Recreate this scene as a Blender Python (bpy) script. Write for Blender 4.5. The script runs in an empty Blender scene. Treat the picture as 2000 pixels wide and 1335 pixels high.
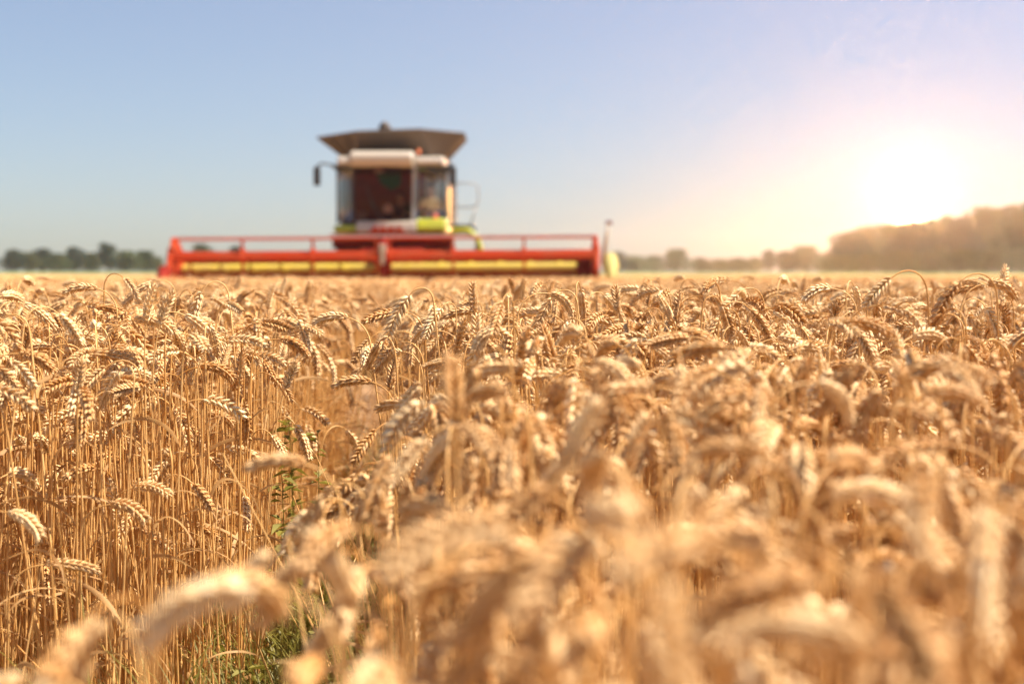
import bpy, bmesh, math, random
import numpy as np
from mathutils import Vector, Matrix, Euler
R = math.radians
rng = random.Random(7)
sc = bpy.context.scene
col = sc.collection

# ------------------------------------------------------------------ camera
CAM_H = 1.0
F_PX = 2778.0            # focal length in pixels of the 2000 px wide photograph (50 mm on 36 mm)
HOR = 534.0              # horizon row
cam_d = bpy.data.cameras.new('camera')
cam = bpy.data.objects.new('camera', cam_d)
col.objects.link(cam)
cam_d.lens = 50; cam_d.sensor_width = 36
cam_d.clip_start = 0.05; cam_d.clip_end = 8000
PITCH = math.atan((667.5 - HOR) / F_PX)
cam.location = (0, 0, CAM_H)
cam.rotation_euler = (math.pi / 2 - PITCH, 0, 0)
cam_d.dof.use_dof = True
cam_d.dof.focus_distance = 2.65
cam_d.dof.aperture_fstop = 3.4
cam_d.dof.aperture_blades = 0
sc.camera = cam

def at(px, py, D):
    """world point seen at photo pixel (px, py) at distance D along +Y"""
    return Vector(((px - 1000) / F_PX * D, D, CAM_H - (py - HOR) / F_PX * D))

# ------------------------------------------------------------------ light
SUN_TO = Vector((0.66, 0.0, 1.0)).normalized()       # high sun from the right
SUN_EL = math.asin(SUN_TO.z); SUN_AZ = math.atan2(SUN_TO.x, SUN_TO.y)
sun_d = bpy.data.lights.new('sun', 'SUN'); sun_d.energy = 5.0; sun_d.angle = R(0.53)
sun_d.color = (1.0, 0.88, 0.74)
sun = bpy.data.objects.new('sun', sun_d); col.objects.link(sun)
sun.rotation_euler = (-SUN_TO).to_track_quat('-Z', 'Y').to_euler()

world = bpy.data.worlds.new('World'); sc.world = world
world.use_nodes = True
GLOW_DIR = Vector(((1775 - 1000) / F_PX, 1.0, (HOR - 383) / F_PX)).normalized()
def build_world():
    nt = world.node_tree; N = nt.nodes; L = nt.links
    N.clear()
    out = N.new('ShaderNodeOutputWorld')
    sky = N.new('ShaderNodeTexSky'); sky.sky_type = 'NISHITA'; sky.sun_disc = False
    sky.sun_elevation = SUN_EL; sky.sun_rotation = SUN_AZ
    sky.air_density = 1.0; sky.dust_density = 0.7; sky.ozone_density = 2.6
    bg = N.new('ShaderNodeBackground'); bg.inputs['Strength'].default_value = 0.050
    tint = N.new('ShaderNodeMix'); tint.data_type = 'RGBA'; tint.blend_type = 'MULTIPLY'; tint.inputs['Factor'].default_value = 1.0
    cin = [i for i in tint.inputs if i.type == 'RGBA']; cin[1].default_value = (0.91, 0.95, 1.03, 1)
    L.new(sky.outputs[0], cin[0]); L.new([o for o in tint.outputs if o.type == 'RGBA'][0], bg.inputs['Color'])
    tc = N.new('ShaderNodeTexCoord')
    nrm = N.new('ShaderNodeVectorMath'); nrm.operation = 'NORMALIZE'
    L.new(tc.outputs['Generated'], nrm.inputs[0]); pass
    acc = bg.outputs[0]
    for n, strength, c, d in GLOW:
        dot = N.new('ShaderNodeVectorMath'); dot.operation = 'DOT_PRODUCT'; dot.inputs[1].default_value = d
        L.new(nrm.outputs[0], dot.inputs[0])
        mx = N.new('ShaderNodeMath'); mx.operation = 'MAXIMUM'; mx.inputs[1].default_value = 0.0
        L.new(dot.outputs['Value'], mx.inputs[0])
        pw = N.new('ShaderNodeMath'); pw.operation = 'POWER'; pw.inputs[1].default_value = n
        L.new(mx.outputs[0], pw.inputs[0])
        ml = N.new('ShaderNodeMath'); ml.operation = 'MULTIPLY'; ml.inputs[1].default_value = strength
        L.new(pw.outputs[0], ml.inputs[0])
        b = N.new('ShaderNodeBackground'); b.inputs['Color'].default_value = (*c, 1)
        L.new(ml.outputs[0], b.inputs['Strength'])
        ad = N.new('ShaderNodeAddShader'); L.new(acc, ad.inputs[0]); L.new(b.outputs[0], ad.inputs[1])
        acc = ad.outputs[0]
    L.new(acc, out.inputs['Surface'])
# the low bright sun behind the trees: core, aureole, wide pink glow (exponent, strength, colour)
WIDE_GLOW_DIR = Vector((math.sin(R(21)), math.cos(R(21)), math.tan(R(8)))).normalized()      # centre of warm glow lobes added to the sky right of the sun
GLOW = [(30000, 2050, (1.0, 0.42, 0.14), GLOW_DIR), (2200, 0.25, (1.0, 0.70, 0.55), GLOW_DIR), (320, 0.02, (1.0, 0.60, 0.50), GLOW_DIR),
        (45, 0.02, (1.0, 0.45, 0.40), WIDE_GLOW_DIR), (10, 0.065, (1.0, 0.56, 0.48), WIDE_GLOW_DIR), (0, 0.066, (0.95, 0.92, 0.98), GLOW_DIR)]
build_world()
world.cycles.sampling_method = 'MANUAL'; world.cycles.sample_map_resolution = 2048

sc.view_settings.view_transform = 'Standard'; sc.view_settings.look = 'None'
sc.view_settings.exposure = 1.08; sc.view_settings.gamma = 1
sc.render.engine = 'CYCLES'
sc.cycles.use_denoising = True
sc.cycles.max_bounces = 8; sc.cycles.diffuse_bounces = 3; sc.cycles.glossy_bounces = 3
sc.cycles.transmission_bounces = 4; sc.cycles.transparent_max_bounces = 8; sc.cycles.volume_bounces = 1
sc.cycles.sample_clamp_indirect = 6

# ------------------------------------------------------------------ helpers
def tag(o, label=None, cat=None, group=None, kind=None):
    if label: o['label'] = label
    if cat: o['category'] = cat
    if group: o['group'] = group
    if kind: o['kind'] = kind
    return o

def empty(name, loc=(0, 0, 0), rz=0.0, parent=None):
    o = bpy.data.objects.new(name, None); col.objects.link(o)
    o.location = loc; o.rotation_euler = (0, 0, rz); o.empty_display_size = 0.1
    if parent: o.parent = parent
    return o

class MB:
    """collects shapes; build() links them as one mesh object"""
    def __init__(self): self.v = []; self.f = []
    def add(self, vs, fs):
        o = len(self.v); self.v.extend([tuple(p) for p in vs]); self.f.extend([tuple(i + o for i in q) for q in fs]); return self
    def box(self, c, s, rot=None):
        hx, hy, hz = s[0] / 2, s[1] / 2, s[2] / 2
        vs = [Vector((x * hx, y * hy, z * hz)) for x in (-1, 1) for y in (-1, 1) for z in (-1, 1)]
        if rot is not None:
            m = Euler(rot).to_matrix(); vs = [m @ v for v in vs]
        vs = [v + Vector(c) for v in vs]
        return self.add(vs, [(0, 1, 3, 2), (4, 6, 7, 5), (0, 4, 5, 1), (2, 3, 7, 6), (0, 2, 6, 4), (1, 5, 7, 3)])
    def tube(self, pts, r, seg=8, cap=True):
        pts = [Vector(p) for p in pts]; n = len(pts)
        rs = r if isinstance(r, (list, tuple)) else [r] * n
        T0 = (pts[1] - pts[0]).normalized()
        u = T0.orthogonal().normalized(); vs = []; fs = []
        for i, p in enumerate(pts):
            T = (pts[min(i + 1, n - 1)] - pts[max(i - 1, 0)]).normalized()
            u = (u - T * u.dot(T)).normalized(); w = T.cross(u)
            for k in range(seg):
                a = 2 * math.pi * k / seg
                vs.append(p + (u * math.cos(a) + w * math.sin(a)) * rs[i])
        for i in range(n - 1):
            for k in range(seg):
                a = i * seg + k; b = i * seg + (k + 1) % seg
                fs.append((a, b, b + seg, a + seg))
        if cap:
            fs.append(tuple(range(seg))[::-1]); fs.append(tuple(range((n - 1) * seg, n * seg)))
        return self.add(vs, fs)
    def cyl(self, a, b, r, seg=16): return self.tube([a, b], r, seg)
    def prism(self, poly, axis, a, b):
        """polygon of 2-D points extruded along axis ('x','y','z') from a to b"""
        n = len(poly)
        def P(p, t):
            if axis == 'x': return (t, p[0], p[1])
            if axis == 'y': return (p[0], t, p[1])
            return (p[0], p[1], t)
        vs = [P(p, a) for p in poly] + [P(p, b) for p in poly]
        fs = [tuple(range(n))[::-1], tuple(range(n, 2 * n))] + [(i, (i + 1) % n, n + (i + 1) % n, n + i) for i in range(n)]
        return self.add(vs, fs)
    def plate(self, quad, t):
        """thick panel through 3+ coplanar points"""
        q = [Vector(p) for p in quad]; n = (q[1] - q[0]).cross(q[2] - q[0]).normalized() * (t / 2); k = len(q)
        vs = [p + n for p in q] + [p - n for p in q]
        fs = [tuple(range(k)), tuple(range(k, 2 * k))[::-1]] + [(i, k + i, k + (i + 1) % k, (i + 1) % k) for i in range(k)]
        return self.add(vs, fs)
    def ball(self, c, r, seg=12, rings=8, s=(1, 1, 1)):
        vs = []; fs = []
        for i in range(rings + 1):
            th = math.pi * i / rings
            for k in range(seg):
                a = 2 * math.pi * k / seg
                vs.append((c[0] + r * s[0] * math.sin(th) * math.cos(a), c[1] + r * s[1] * math.sin(th) * math.sin(a), c[2] + r * s[2] * math.cos(th)))
        for i in range(rings):
            for k in range(seg):
                a = i * seg + k; b = i * seg + (k + 1) % seg
                fs.append((a, a + seg, b + seg, b))
        return self.add(vs, fs)
    def mesh(self, name, mat, smooth=False):
        me = bpy.data.meshes.new(name); me.from_pydata(self.v, [], self.f); me.update()
        if mat: me.materials.append(mat)
        bm = bmesh.new(); bm.from_mesh(me); bmesh.ops.recalc_face_normals(bm, faces=bm.faces[:]); bm.to_mesh(me); bm.free()
        if smooth: me.polygons.foreach_set('use_smooth', [True] * len(me.polygons))
        return me
    def build(self, name, mat, parent=None, bevel=0.0, smooth=False):
        me = self.mesh(name, mat, smooth)
        o = bpy.data.objects.new(name, me); col.objects.link(o)
        if parent: o.parent = parent
        if bevel:
            m = o.modifiers.new('bevel', 'BEVEL'); m.width = bevel; m.segments = 2; m.limit_method = 'ANGLE'; m.angle_limit = R(40)
        return o

# ------------------------------------------------------------------ materials
def mat(name, c, rough=0.6, metal=0.0, var=0.0, scale=8.0, dirt=None, dirt_amt=0.0, coat=0.0, bump=0.0):
    m = bpy.data.materials.new(name); m.use_nodes = True
    nt = m.node_tree; b = nt.nodes['Principled BSDF']
    b.inputs['Base Color'].default_value = (*c, 1); b.inputs['Roughness'].default_value = rough
    b.inputs['Metallic'].default_value = metal
    b.inputs['Coat Weight'].default_value = coat
    if var or dirt or bump:
        tc = nt.nodes.new('ShaderNodeTexCoord'); nz = nt.nodes.new('ShaderNodeTexNoise')
        nz.inputs['Scale'].default_value = scale; nz.inputs['Detail'].default_value = 6
        nt.links.new(tc.outputs['Object'], nz.inputs['Vector'])
        rp = nt.nodes.new('ShaderNodeValToRGB')
        rp.color_ramp.elements[0].position = 0.35; rp.color_ramp.elements[1].position = 0.7
        d = dirt or tuple(x * (1 - var) for x in c)
        amt = dirt_amt if dirt else 1.0
        rp.color_ramp.elements[1].color = (*[x * (1 - amt) + y * amt for x, y in zip(c, d)], 1)
        rp.color_ramp.elements[0].color = (*[min(1, x * (1 + var)) for x in c], 1)
        nt.links.new(nz.outputs[0], rp.inputs[0]); nt.links.new(rp.outputs[0], b.inputs['Base Color'])
        if bump:
            bp = nt.nodes.new('ShaderNodeBump'); bp.inputs['Strength'].default_value = bump; bp.inputs['Distance'].default_value = 0.05
            nt.links.new(nz.outputs[0], bp.inputs['Height']); nt.links.new(bp.outputs[0], b.inputs['Normal'])
    return m

def straw(name, ca, cb, trans=0.25, rough=0.55, scale=60.0, tip=None):
    """dry plant tissue: per-plant tint, fine mottling and some light let through"""
    m = bpy.data.materials.new(name); m.use_nodes = True
    nt = m.node_tree; N = nt.nodes; L = nt.links
    b = N['Principled BSDF']; out = N['Material Output']
    oi = N.new('ShaderNodeObjectInfo'); tc = N.new('ShaderNodeTexCoord'); nz = N.new('ShaderNodeTexNoise')
    nz.inputs['Scale'].default_value = scale; nz.inputs['Detail'].default_value = 3
    L.new(tc.outputs['Object'], nz.inputs['Vector'])
    ad = N.new('ShaderNodeMath'); ad.operation = 'MULTIPLY_ADD'; ad.inputs[1].default_value = 0.55
    L.new(oi.outputs['Random'], ad.inputs[0])
    m2 = N.new('ShaderNodeMath'); m2.operation = 'MULTIPLY_ADD'; m2.inputs[1].default_value = 1.3; m2.inputs[2].default_value = -0.42
    L.new(nz.outputs[0], m2.inputs[0]); L.new(m2.outputs[0], ad.inputs[2])
    rp = N.new('ShaderNodeValToRGB')
    rp.color_ramp.elements[0].position = 0.0; rp.color_ramp.elements[0].color = (*ca, 1)
    rp.color_ramp.elements[1].position = 0.85; rp.color_ramp.elements[1].color = (*cb, 1)
    if tip:      # weathered dark end and bleached end of the range
        e = rp.color_ramp.elements.new(0.16); e.color = (*ca, 1)
        rp.color_ramp.elements[0].color = (*tip[0], 1)
        e = rp.color_ramp.elements.new(1.0); e.color = (*tip[1], 1)
    L.new(ad.outputs[0], rp.inputs[0]); L.new(rp.outputs[0], b.inputs['Base Color'])
    b.inputs['Roughness'].default_value = rough
    b.inputs['Specular IOR Level'].default_value = 0.35
    tr = N.new('ShaderNodeBsdfTranslucent'); L.new(rp.outputs[0], tr.inputs['Color'])
    mx = N.new('ShaderNodeMixShader'); mx.inputs[0].default_value = trans
    L.new(b.outputs[0], mx.inputs[1]); L.new(tr.outputs[0], mx.inputs[2]); L.new(mx.outputs[0], out.inputs['Surface'])
    return m

M = {}
M['ear'] = straw('wheat_ear', (0.56, 0.27, 0.070), (0.96, 0.71, 0.38), 0.06, 0.5, 90, ((0.30, 0.14, 0.05), (0.95, 0.76, 0.50)))
M['stem'] = straw('wheat_straw', (0.56, 0.26, 0.060), (0.90, 0.56, 0.22), 0.05, 0.42, 30, ((0.34, 0.14, 0.04), (0.90, 0.62, 0.30)))
M['leaf'] = straw('dry_leaf', (0.42, 0.22, 0.08), (0.66, 0.42, 0.18), 0.4, 0.6, 40)
M['grass'] = straw('green_grass', (0.10, 0.105, 0.012), (0.30, 0.26, 0.055), 0.4, 0.5, 20)
M['weed'] = straw('weed_leaf', (0.13, 0.125, 0.012), (0.32, 0.27, 0.045), 0.35, 0.5, 20)
M['soil'] = mat('soil', (0.25, 0.15, 0.075), 0.95, var=0.5, scale=3, bump=0.6)
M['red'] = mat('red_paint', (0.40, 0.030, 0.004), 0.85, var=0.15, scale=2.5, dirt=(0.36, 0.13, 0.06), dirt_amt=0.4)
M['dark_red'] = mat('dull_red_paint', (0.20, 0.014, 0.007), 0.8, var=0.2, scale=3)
M['yellow'] = mat('yellow_green_paint', (0.56, 0.44, 0.05), 0.5, var=0.12, scale=3, dirt=(0.5, 0.36, 0.14), dirt_amt=0.4)
for k_ in ('red', 'dark_red'): M[k_].node_tree.nodes['Principled BSDF'].inputs['Specular IOR Level'].default_value = 0.12
M['pale'] = mat('faded_yellow_plastic', (0.46, 0.38, 0.11), 0.7, var=0.1, scale=3)
M['lime'] = mat('lime_paint', (0.38, 0.40, 0.012), 0.35, var=0.15, scale=2, dirt=(0.34, 0.33, 0.06), dirt_amt=0.5, coat=0.3)
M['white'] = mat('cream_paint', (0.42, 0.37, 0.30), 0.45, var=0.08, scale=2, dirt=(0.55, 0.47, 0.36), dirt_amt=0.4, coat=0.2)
M['grey'] = mat('grey_paint', (0.36, 0.34, 0.32), 0.5, var=0.15, scale=3)
M['tank'] = mat('tank_sheet', (0.085, 0.066, 0.054), 0.75, var=0.2, scale=2, dirt=(0.15, 0.105, 0.07), dirt_amt=0.5)
M['dark'] = mat('black_plastic', (0.025, 0.022, 0.022), 0.5, var=0.2, scale=4)
M['interior'] = mat('cab_interior', (0.26, 0.055, 0.035), 0.8, var=0.2, scale=5)
M['rubber'] = mat('tyre_rubber', (0.03, 0.028, 0.026), 0.85, var=0.3, scale=6)
M['steel'] = mat('bare_steel', (0.45, 0.43, 0.40), 0.4, 0.8, var=0.2, scale=6)
M['orange'] = mat('beacon_orange', (0.75, 0.16, 0.02), 0.25)
M['mirror'] = mat('mirror_glass', (0.8, 0.8, 0.8), 0.05, 1.0)
M['lens'] = mat('lamp_lens', (0.75, 0.75, 0.72), 0.15, coat=0.5)
M['skin'] = mat('skin', (0.55, 0.30, 0.20), 0.55)
M['hair'] = mat('dark_hair', (0.02, 0.012, 0.01), 0.6)
M['shirt_y'] = mat('yellow_shirt', (0.80, 0.66, 0.36), 0.8)
M['shirt_w'] = mat('white_cloth', (0.75, 0.72, 0.68), 0.8)
M['shirt_r'] = mat('red_cloth', (0.55, 0.04, 0.03), 0.8)
M['shirt_d'] = mat('maroon_shirt', (0.16, 0.03, 0.03), 0.8)
M['patch_green'] = mat('patch_green', (0.03, 0.22, 0.07), 0.8)
M['bark'] = mat('bark', (0.09, 0.065, 0.045), 0.9, var=0.4, scale=4)
M['field_green'] = mat('green_pasture', (0.16, 0.20, 0.035), 0.95, var=0.35, scale=0.05)
M['crop'] = mat('ripe_crop_tops', (0.58, 0.34, 0.12), 0.8, var=0.3, scale=5, bump=1.0)

def foliage(name, ca, cb):
    return straw(name, ca, cb, 0.3, 0.6, 0.9)
M['fol_a'] = foliage('foliage_dark', (0.010, 0.026, 0.018), (0.030, 0.060, 0.032))
M['fol_b'] = foliage('foliage_mid', (0.03, 0.05, 0.016), (0.075, 0.11, 0.03))
M['fol_c'] = foliage('foliage_olive', (0.05, 0.06, 0.018), (0.11, 0.12, 0.035))

def glass(name, tint, refl):
    m = bpy.data.materials.new(name); m.use_nodes = True
    nt = m.node_tree; N = nt.nodes; L = nt.links; N.remove(N['Principled BSDF'])
    t = N.new('ShaderNodeBsdfTransparent'); t.inputs[0].default_value = (*tint, 1)
    g = N.new('ShaderNodeBsdfGlossy'); g.inputs['Roughness'].default_value = 0.04
    fr = N.new('ShaderNodeFresnel'); fr.inputs[0].default_value = 1.5
    ma = N.new('ShaderNodeMath'); ma.operation = 'MULTIPLY'; ma.inputs[1].default_value = refl
    L.new(fr.outputs[0], ma.inputs[0])
    mx = N.new('ShaderNodeMixShader'); L.new(ma.outputs[0], mx.inputs[0]); L.new(t.outputs[0], mx.inputs[1]); L.new(g.outputs[0], mx.inputs[2])
    L.new(mx.outputs[0], N['Material Output'].inputs['Surface'])
    return m
M['glass'] = glass('cab_glass', (0.70, 0.58, 0.54), 0.15)
M['side_glass'] = glass('side_glass', (0.93, 0.93, 0.93), 0.9)

# ------------------------------------------------------------------ ground and far field
def sheet(name, x0, x1, y0, y1, z, m, nx=1, ny=1, fz=None):
    b = MB(); vs = []; fs = []
    for j in range(ny + 1):
        for i in range(nx + 1):
            x = x0 + (x1 - x0) * i / nx; y = y0 + (y1 - y0) * j / ny
            vs.append((x, y, z + (fz(x, y) if fz else 0)))
    for j in range(ny):
        for i in range(nx):
            a = j * (nx + 1) + i; fs.append((a, a + 1, a + nx + 2, a + nx + 1))
    b.add(vs, fs); return b.build(name, m)
tag(sheet('ground', -2500, 2500, -30, 5000, 0.0, M['soil']), kind='structure')
def rise(x, y): return 1.12 * min(1, max(0, (y - 140) / 50.0))
def pasture():
    b = MB(); ys = [141, 150, 160, 170, 180, 190, 260, 400, 900, 4900]
    for i in range(9): 
        k = len(b.v); b.add([(-2400, ys[i], rise(0, ys[i]) + .01), (2400, ys[i], rise(0, ys[i]) + .01), (2400, ys[i + 1], rise(0, ys[i + 1]) + .01), (-2400, ys[i + 1], rise(0, ys[i + 1]) + .01)], [(0, 1, 2, 3)])
    return b.build('pasture', M['field_green'])
tag(pasture(), kind='structure')

# ------------------------------------------------------------------ wheat plants
def plant_path(kind, r):
    """centre line of stem + ear: list of (p, tangent), ear start index; bends towards +x"""
    L = 0.95
    lean = R(r.uniform(0, 6))
    if kind == 'upright': neck, earb, nl = R(r.uniform(4, 20)), R(r.uniform(5, 20)), 0.10
    elif kind == 'arch':  neck, earb, nl = R(r.uniform(68, 100)), R(r.uniform(38, 68)), r.uniform(0.07, 0.13)
    elif kind == 'side':  neck, earb, nl = R(r.uniform(75, 95)), R(r.uniform(15, 30)), r.uniform(0.06, 0.10)
    else:                 neck, earb, nl = R(r.uniform(112, 148)), R(r.uniform(18, 42)), r.uniform(0.06, 0.12)
    earl = r.uniform(0.055, 0.086)
    pts = []; p = Vector((0, 0, 0)); out = R(r.uniform(-18, 18)); drift = r.uniform(-1, 1)
    segs = [(L - nl) / 7.0] * 7 + [nl / 9.0] * 9 + [earl / 14.0] * 14
    s = 0; tot = L + earl
    for i, d in enumerate(segs + [0]):
        if s < L - nl: th = lean * (s / (L - nl))
        elif s < L + 1e-6: 
            q = (s - (L - nl)) / nl; th = lean + neck * (q * q * (3 - 2 * q))
        else: th = lean + neck + earb * (s - L) / earl
        yaw = out * max(0, (s - 0.5)) / 0.5
        T = Vector((math.sin(th) * math.cos(yaw), math.sin(th) * math.sin(yaw) + 0.02 * drift * math.sin(s * 9), math.cos(th))).normalized()
        pts.append((p.copy(), T.copy())); p = p + T * d; s += d
    return pts, 16

F_T = [0.0, 0.14, 0.38, 0.66, 0.88, 1.0]; F_R = [0.25, 0.75, 1.0, 0.82, 0.38, 0.04]
def floret(b, p, ax, side, w, th, ln, seg=6, lod=0):
    face = ax.cross(side).normalized(); vs = []; fs = []
    ts, rs = (F_T, F_R) if lod == 0 else ([0, 0.3, 0.7, 1.0], [0.3, 1.0, 0.7, 0.05])
    n = len(ts)
    for t, q in zip(ts, rs):
        c = p + ax * (ln * t)
        for k in range(seg):
            a = 2 * math.pi * k / seg
            vs.append(c + side * (math.cos(a) * w * q) + face * (math.sin(a) * th * q))
    for i in range(n - 1):
        for k in range(seg):
            a = i * seg + k; c = i * seg + (k + 1) % seg
            fs.append((a, c, c + seg, a + seg))
    b.add(vs, fs)

def make_plant(kind, seed, lod=0):
    """returns meshes (stem, ear, leaf or None) and apex height"""
    r = random.Random(seed)
    pts, e0 = plant_path(kind, r)
    apex = max(p.z for p, _ in pts)
    # stem
    st = MB()
    sp = [p for p, _ in pts[:e0 + 1]]; k = len(sp)
    if lod > 0: sp = sp[5:]; k = len(sp)
    rad = [0.0021 - 0.0011 * (i / (k - 1)) for i in range(k)]
    st.tube(sp, rad, 5 if lod == 0 else 3, cap=False)
    if lod == 0:     # nodes on the straw
        for z in (0.34, 0.62):
            q = min(range(k), key=lambda i: abs(sp[i].z - z)); c = sp[q]
            st.tube([c - Vector((0, 0, .004)), c, c + Vector((0, 0, .004))], [0.0021, 0.0031, 0.0021], 6, cap=False)
    # ear
    er = MB(); ep = pts[e0:]; n = len(ep)
    def smp(t):
        f = t * (n - 1); i = min(int(f), n - 2); f -= i
        return ep[i][0].lerp(ep[i + 1][0], f), ep[i][1].lerp(ep[i + 1][1], f).normalized()
    phi = r.uniform(0, math.pi)
    B0 = Vector((0, 1, 0))
    ns = r.randint(14, 19); fat = r.uniform(0.80, 1.10)
    if lod == 0:
        er.tube([p for p, _ in ep], 0.0011, 4, cap=False)
    if lod < 2:
        for i in range(ns):
            t = 0.01 + 0.93 * i / (ns - 1); p, T = smp(t)
            Nn = B0.cross(T).normalized(); Bb = T.cross(Nn)
            ph = phi + 0.5 * t
            Rr = Nn * math.cos(ph) + Bb * math.sin(ph); Q = T.cross(Rr)
            sd = 1 if i % 2 else -1
            sz = (0.62 + 0.5 * math.sin(math.pi * min(1, 0.12 + t * 0.86)) ** 0.7) * r.uniform(0.88, 1.1) * fat
            op = R(r.uniform(25, 37))
            ax = (T * math.cos(op) + Rr * (sd * math.sin(op))).normalized()
            ln = 0.0136 * sz
            base = p + Rr * (sd * 0.0012)
            if lod == 0:
                for q, f in ((-1, .95), (1, .95), (0, 1.08)):
                    a2 = (ax + Q * (q * r.uniform(0.26, 0.42)) + Rr * (0.12 * sd if q == 0 else 0)).normalized()
                    sdv = (Q - a2 * Q.dot(a2)).normalized()
                    bs = base + Q * (q * 0.0020 * sz) + T * (0.0012 if q == 0 else 0)
                    floret(er, bs, a2, sdv, 0.0028 * sz, 0.0024 * sz, ln * f, 6)
                    tipl = r.uniform(0.001, 0.004) if r.random() < 0.8 else r.uniform(0.006, 0.012)
                    tp = bs + a2 * (ln * f * 0.97)
                    er.tube([tp, tp + (a2 * 0.8 + T * 0.4).normalized() * tipl], [0.00035, 0.00008], 3, cap=False)
            else:
                sdv = (Q - ax * Q.dot(ax)).normalized()
                floret(er, base, ax, sdv, 0.0042 * sz, 0.0026 * sz, ln * 1.05, 5, 1)
        p, T = smp(0.95); sdv = T.orthogonal().normalized()
        floret(er, p, T, sdv, 0.0022, 0.002, 0.010, 6)
    else:
        q = [p for p, _ in ep][::2]; m = len(q)
        er.tube(q, [0.0062 * (0.45 + 0.6 * math.sin(math.pi * (0.1 + 0.8 * i / (m - 1)))) * (1.15 if i % 2 else 0.85) for i in range(m)], 5)
    # dry leaf
    lf = None
    if lod == 0 and r.random() < 0.9:
        lf = MB()
        for _ in range(1):
            z = r.uniform(0.42, 0.74); i = min(range(len(pts)), key=lambda i: abs(pts[i][0].z - z)); p = pts[i][0].copy()
            az = r.uniform(0, 2 * math.pi); up = R(r.uniform(15, 40)); ln = r.uniform(0.10, 0.22); w = r.uniform(0.0025, 0.0048)
            dn = R(r.uniform(90, 165)); tw = r.uniform(-2.5, 2.5); vs = []; fs = []; m = 10
            for j in range(m + 1):
                t = j / m; th = up + (dn - up) * t ** 0.8
                d = Vector((math.sin(th) * math.cos(az), math.sin(th) * math.sin(az), math.cos(th)))
                s = Vector((-math.sin(az), math.cos(az), 0)); u = d.cross(s)
                s2 = s * math.cos(tw * t) + u * math.sin(tw * t); ww = w * (1 - t ** 3) * (0.7 + 0.3 * min(1, t * 5)) + 0.0003
                nv = d.cross(s2)
                vs += [p - s2 * ww, p + nv * (ww * 0.35), p + s2 * ww]; p = p + d * (ln / m)
                if j: a = 3 * (j - 1); fs += [(a, a + 1, a + 4, a + 3), (a + 1, a + 2, a + 5, a + 4)]
            lf.add(vs, fs)
    return st, er, lf, apex

KINDS = ['upright', 'arch', 'hang', 'arch', 'side', 'hang', 'arch', 'hang', 'upright', 'arch', 'hang', 'hang', 'arch', 'hang', 'arch', 'hang', 'upright', 'arch', 'hang', 'side', 'arch', 'hang', 'upright', 'hang']
PLANTS = []          # full detail variants
lod_cols = []
def join_mesh(name, parts):
    me = bpy.data.meshes.new(name); vs = []; fs = []; mi = []; mats = []
    for b, m in parts:
        if b is None: continue
        if m not in mats: mats.append(m)
        o = len(vs); vs += b.v; fs += [tuple(i + o for i in q) for q in b.f]; mi += [mats.index(m)] * len(b.f)
    me.from_pydata(vs, [], fs); me.update()
    for m in mats: me.materials.append(m)
    me.polygons.foreach_set('material_index', mi); me.polygons.foreach_set('use_smooth', [True] * len(fs))
    return me
for lod in (0, 1, 2):
    c = bpy.data.collections.new('wheat models %d' % lod); lod_cols.append((c, []))
    for i, kd in enumerate(KINDS if lod == 0 else KINDS[:10]):
        st, er, lf, apex = make_plant(kd, 100 + i * 17 + lod * 1000, lod)
        if lod == 0:
            PLANTS.append((kd, st.mesh('stem', M['stem'], True), er.mesh('ear', M['ear'], True), lf.mesh('leaf', M['leaf'], True) if lf else None, apex))
        me = join_mesh('wheat_model', [(st, M['stem']), (er, M['ear']), (lf, M['leaf'])])
        o = bpy.data.objects.new('wheat_model_%d_%02d' % (lod, i), me); c.objects.link(o); lod_cols[lod][1].append(apex)
# bare straws (tillers that carry no ear)
c_st = bpy.data.collections.new('straw models'); lod_cols.append((c_st, []))
for i in range(12):
    r = random.Random(900 + i); b = MB(); p = Vector((0, 0, 0)); pts = []
    ln = r.uniform(0.50, 0.86); bx, by = r.uniform(-.07, .07), r.uniform(-.07, .07); th = r.uniform(.75, 1.25); wig = r.uniform(-.02, .02)
    for j in range(13):
        t = j / 12; pts.append(Vector((bx * t * t + wig * math.sin(5 * t + i), by * t * t, ln * t)))
    b.tube(pts, [(0.0022 - 0.0009 * j / 12) * th * (1.35 if j in (4, 8) else 1) for j in range(13)], 5, cap=False)
    lf = MB()
    for _ in range(r.choice((0, 1, 1, 2))):
        p = pts[r.randint(3, 10)].copy(); az = r.uniform(0, 6.283); up = R(r.uniform(8, 50)); dn = R(r.uniform(80, 178)); L_ = r.uniform(.08, .24); w = r.uniform(.0018, .0042); tw = r.uniform(-4, 4); vs = []; fs = []
        for j in range(11):
            t = j / 10; q = up + (dn - up) * t ** r.choice((.6, .7)); d = Vector((math.sin(q) * math.cos(az + .8 * t), math.sin(q) * math.sin(az + .8 * t), math.cos(q)))
            sd = Vector((-math.sin(az), math.cos(az), 0)); u = d.cross(sd); s2 = sd * math.cos(tw * t) + u * math.sin(tw * t); ww = w * (1 - t ** 3) * r.uniform(.7, 1.1) + .0003
            vs += [p - s2 * ww, p + s2 * ww]; p = p + d * (L_ / 10)
            if j: k = 2 * (j - 1); fs.append((k, k + 1, k + 3, k + 2))
        lf.add(vs, fs)
    me = join_mesh('straw_model', [(b, M['stem']), (lf if lf.f else None, M['leaf'])])
    o = bpy.data.objects.new('straw_model_%02d' % i, me); c_st.objects.link(o); lod_cols[3][1].append(ln)

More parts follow.
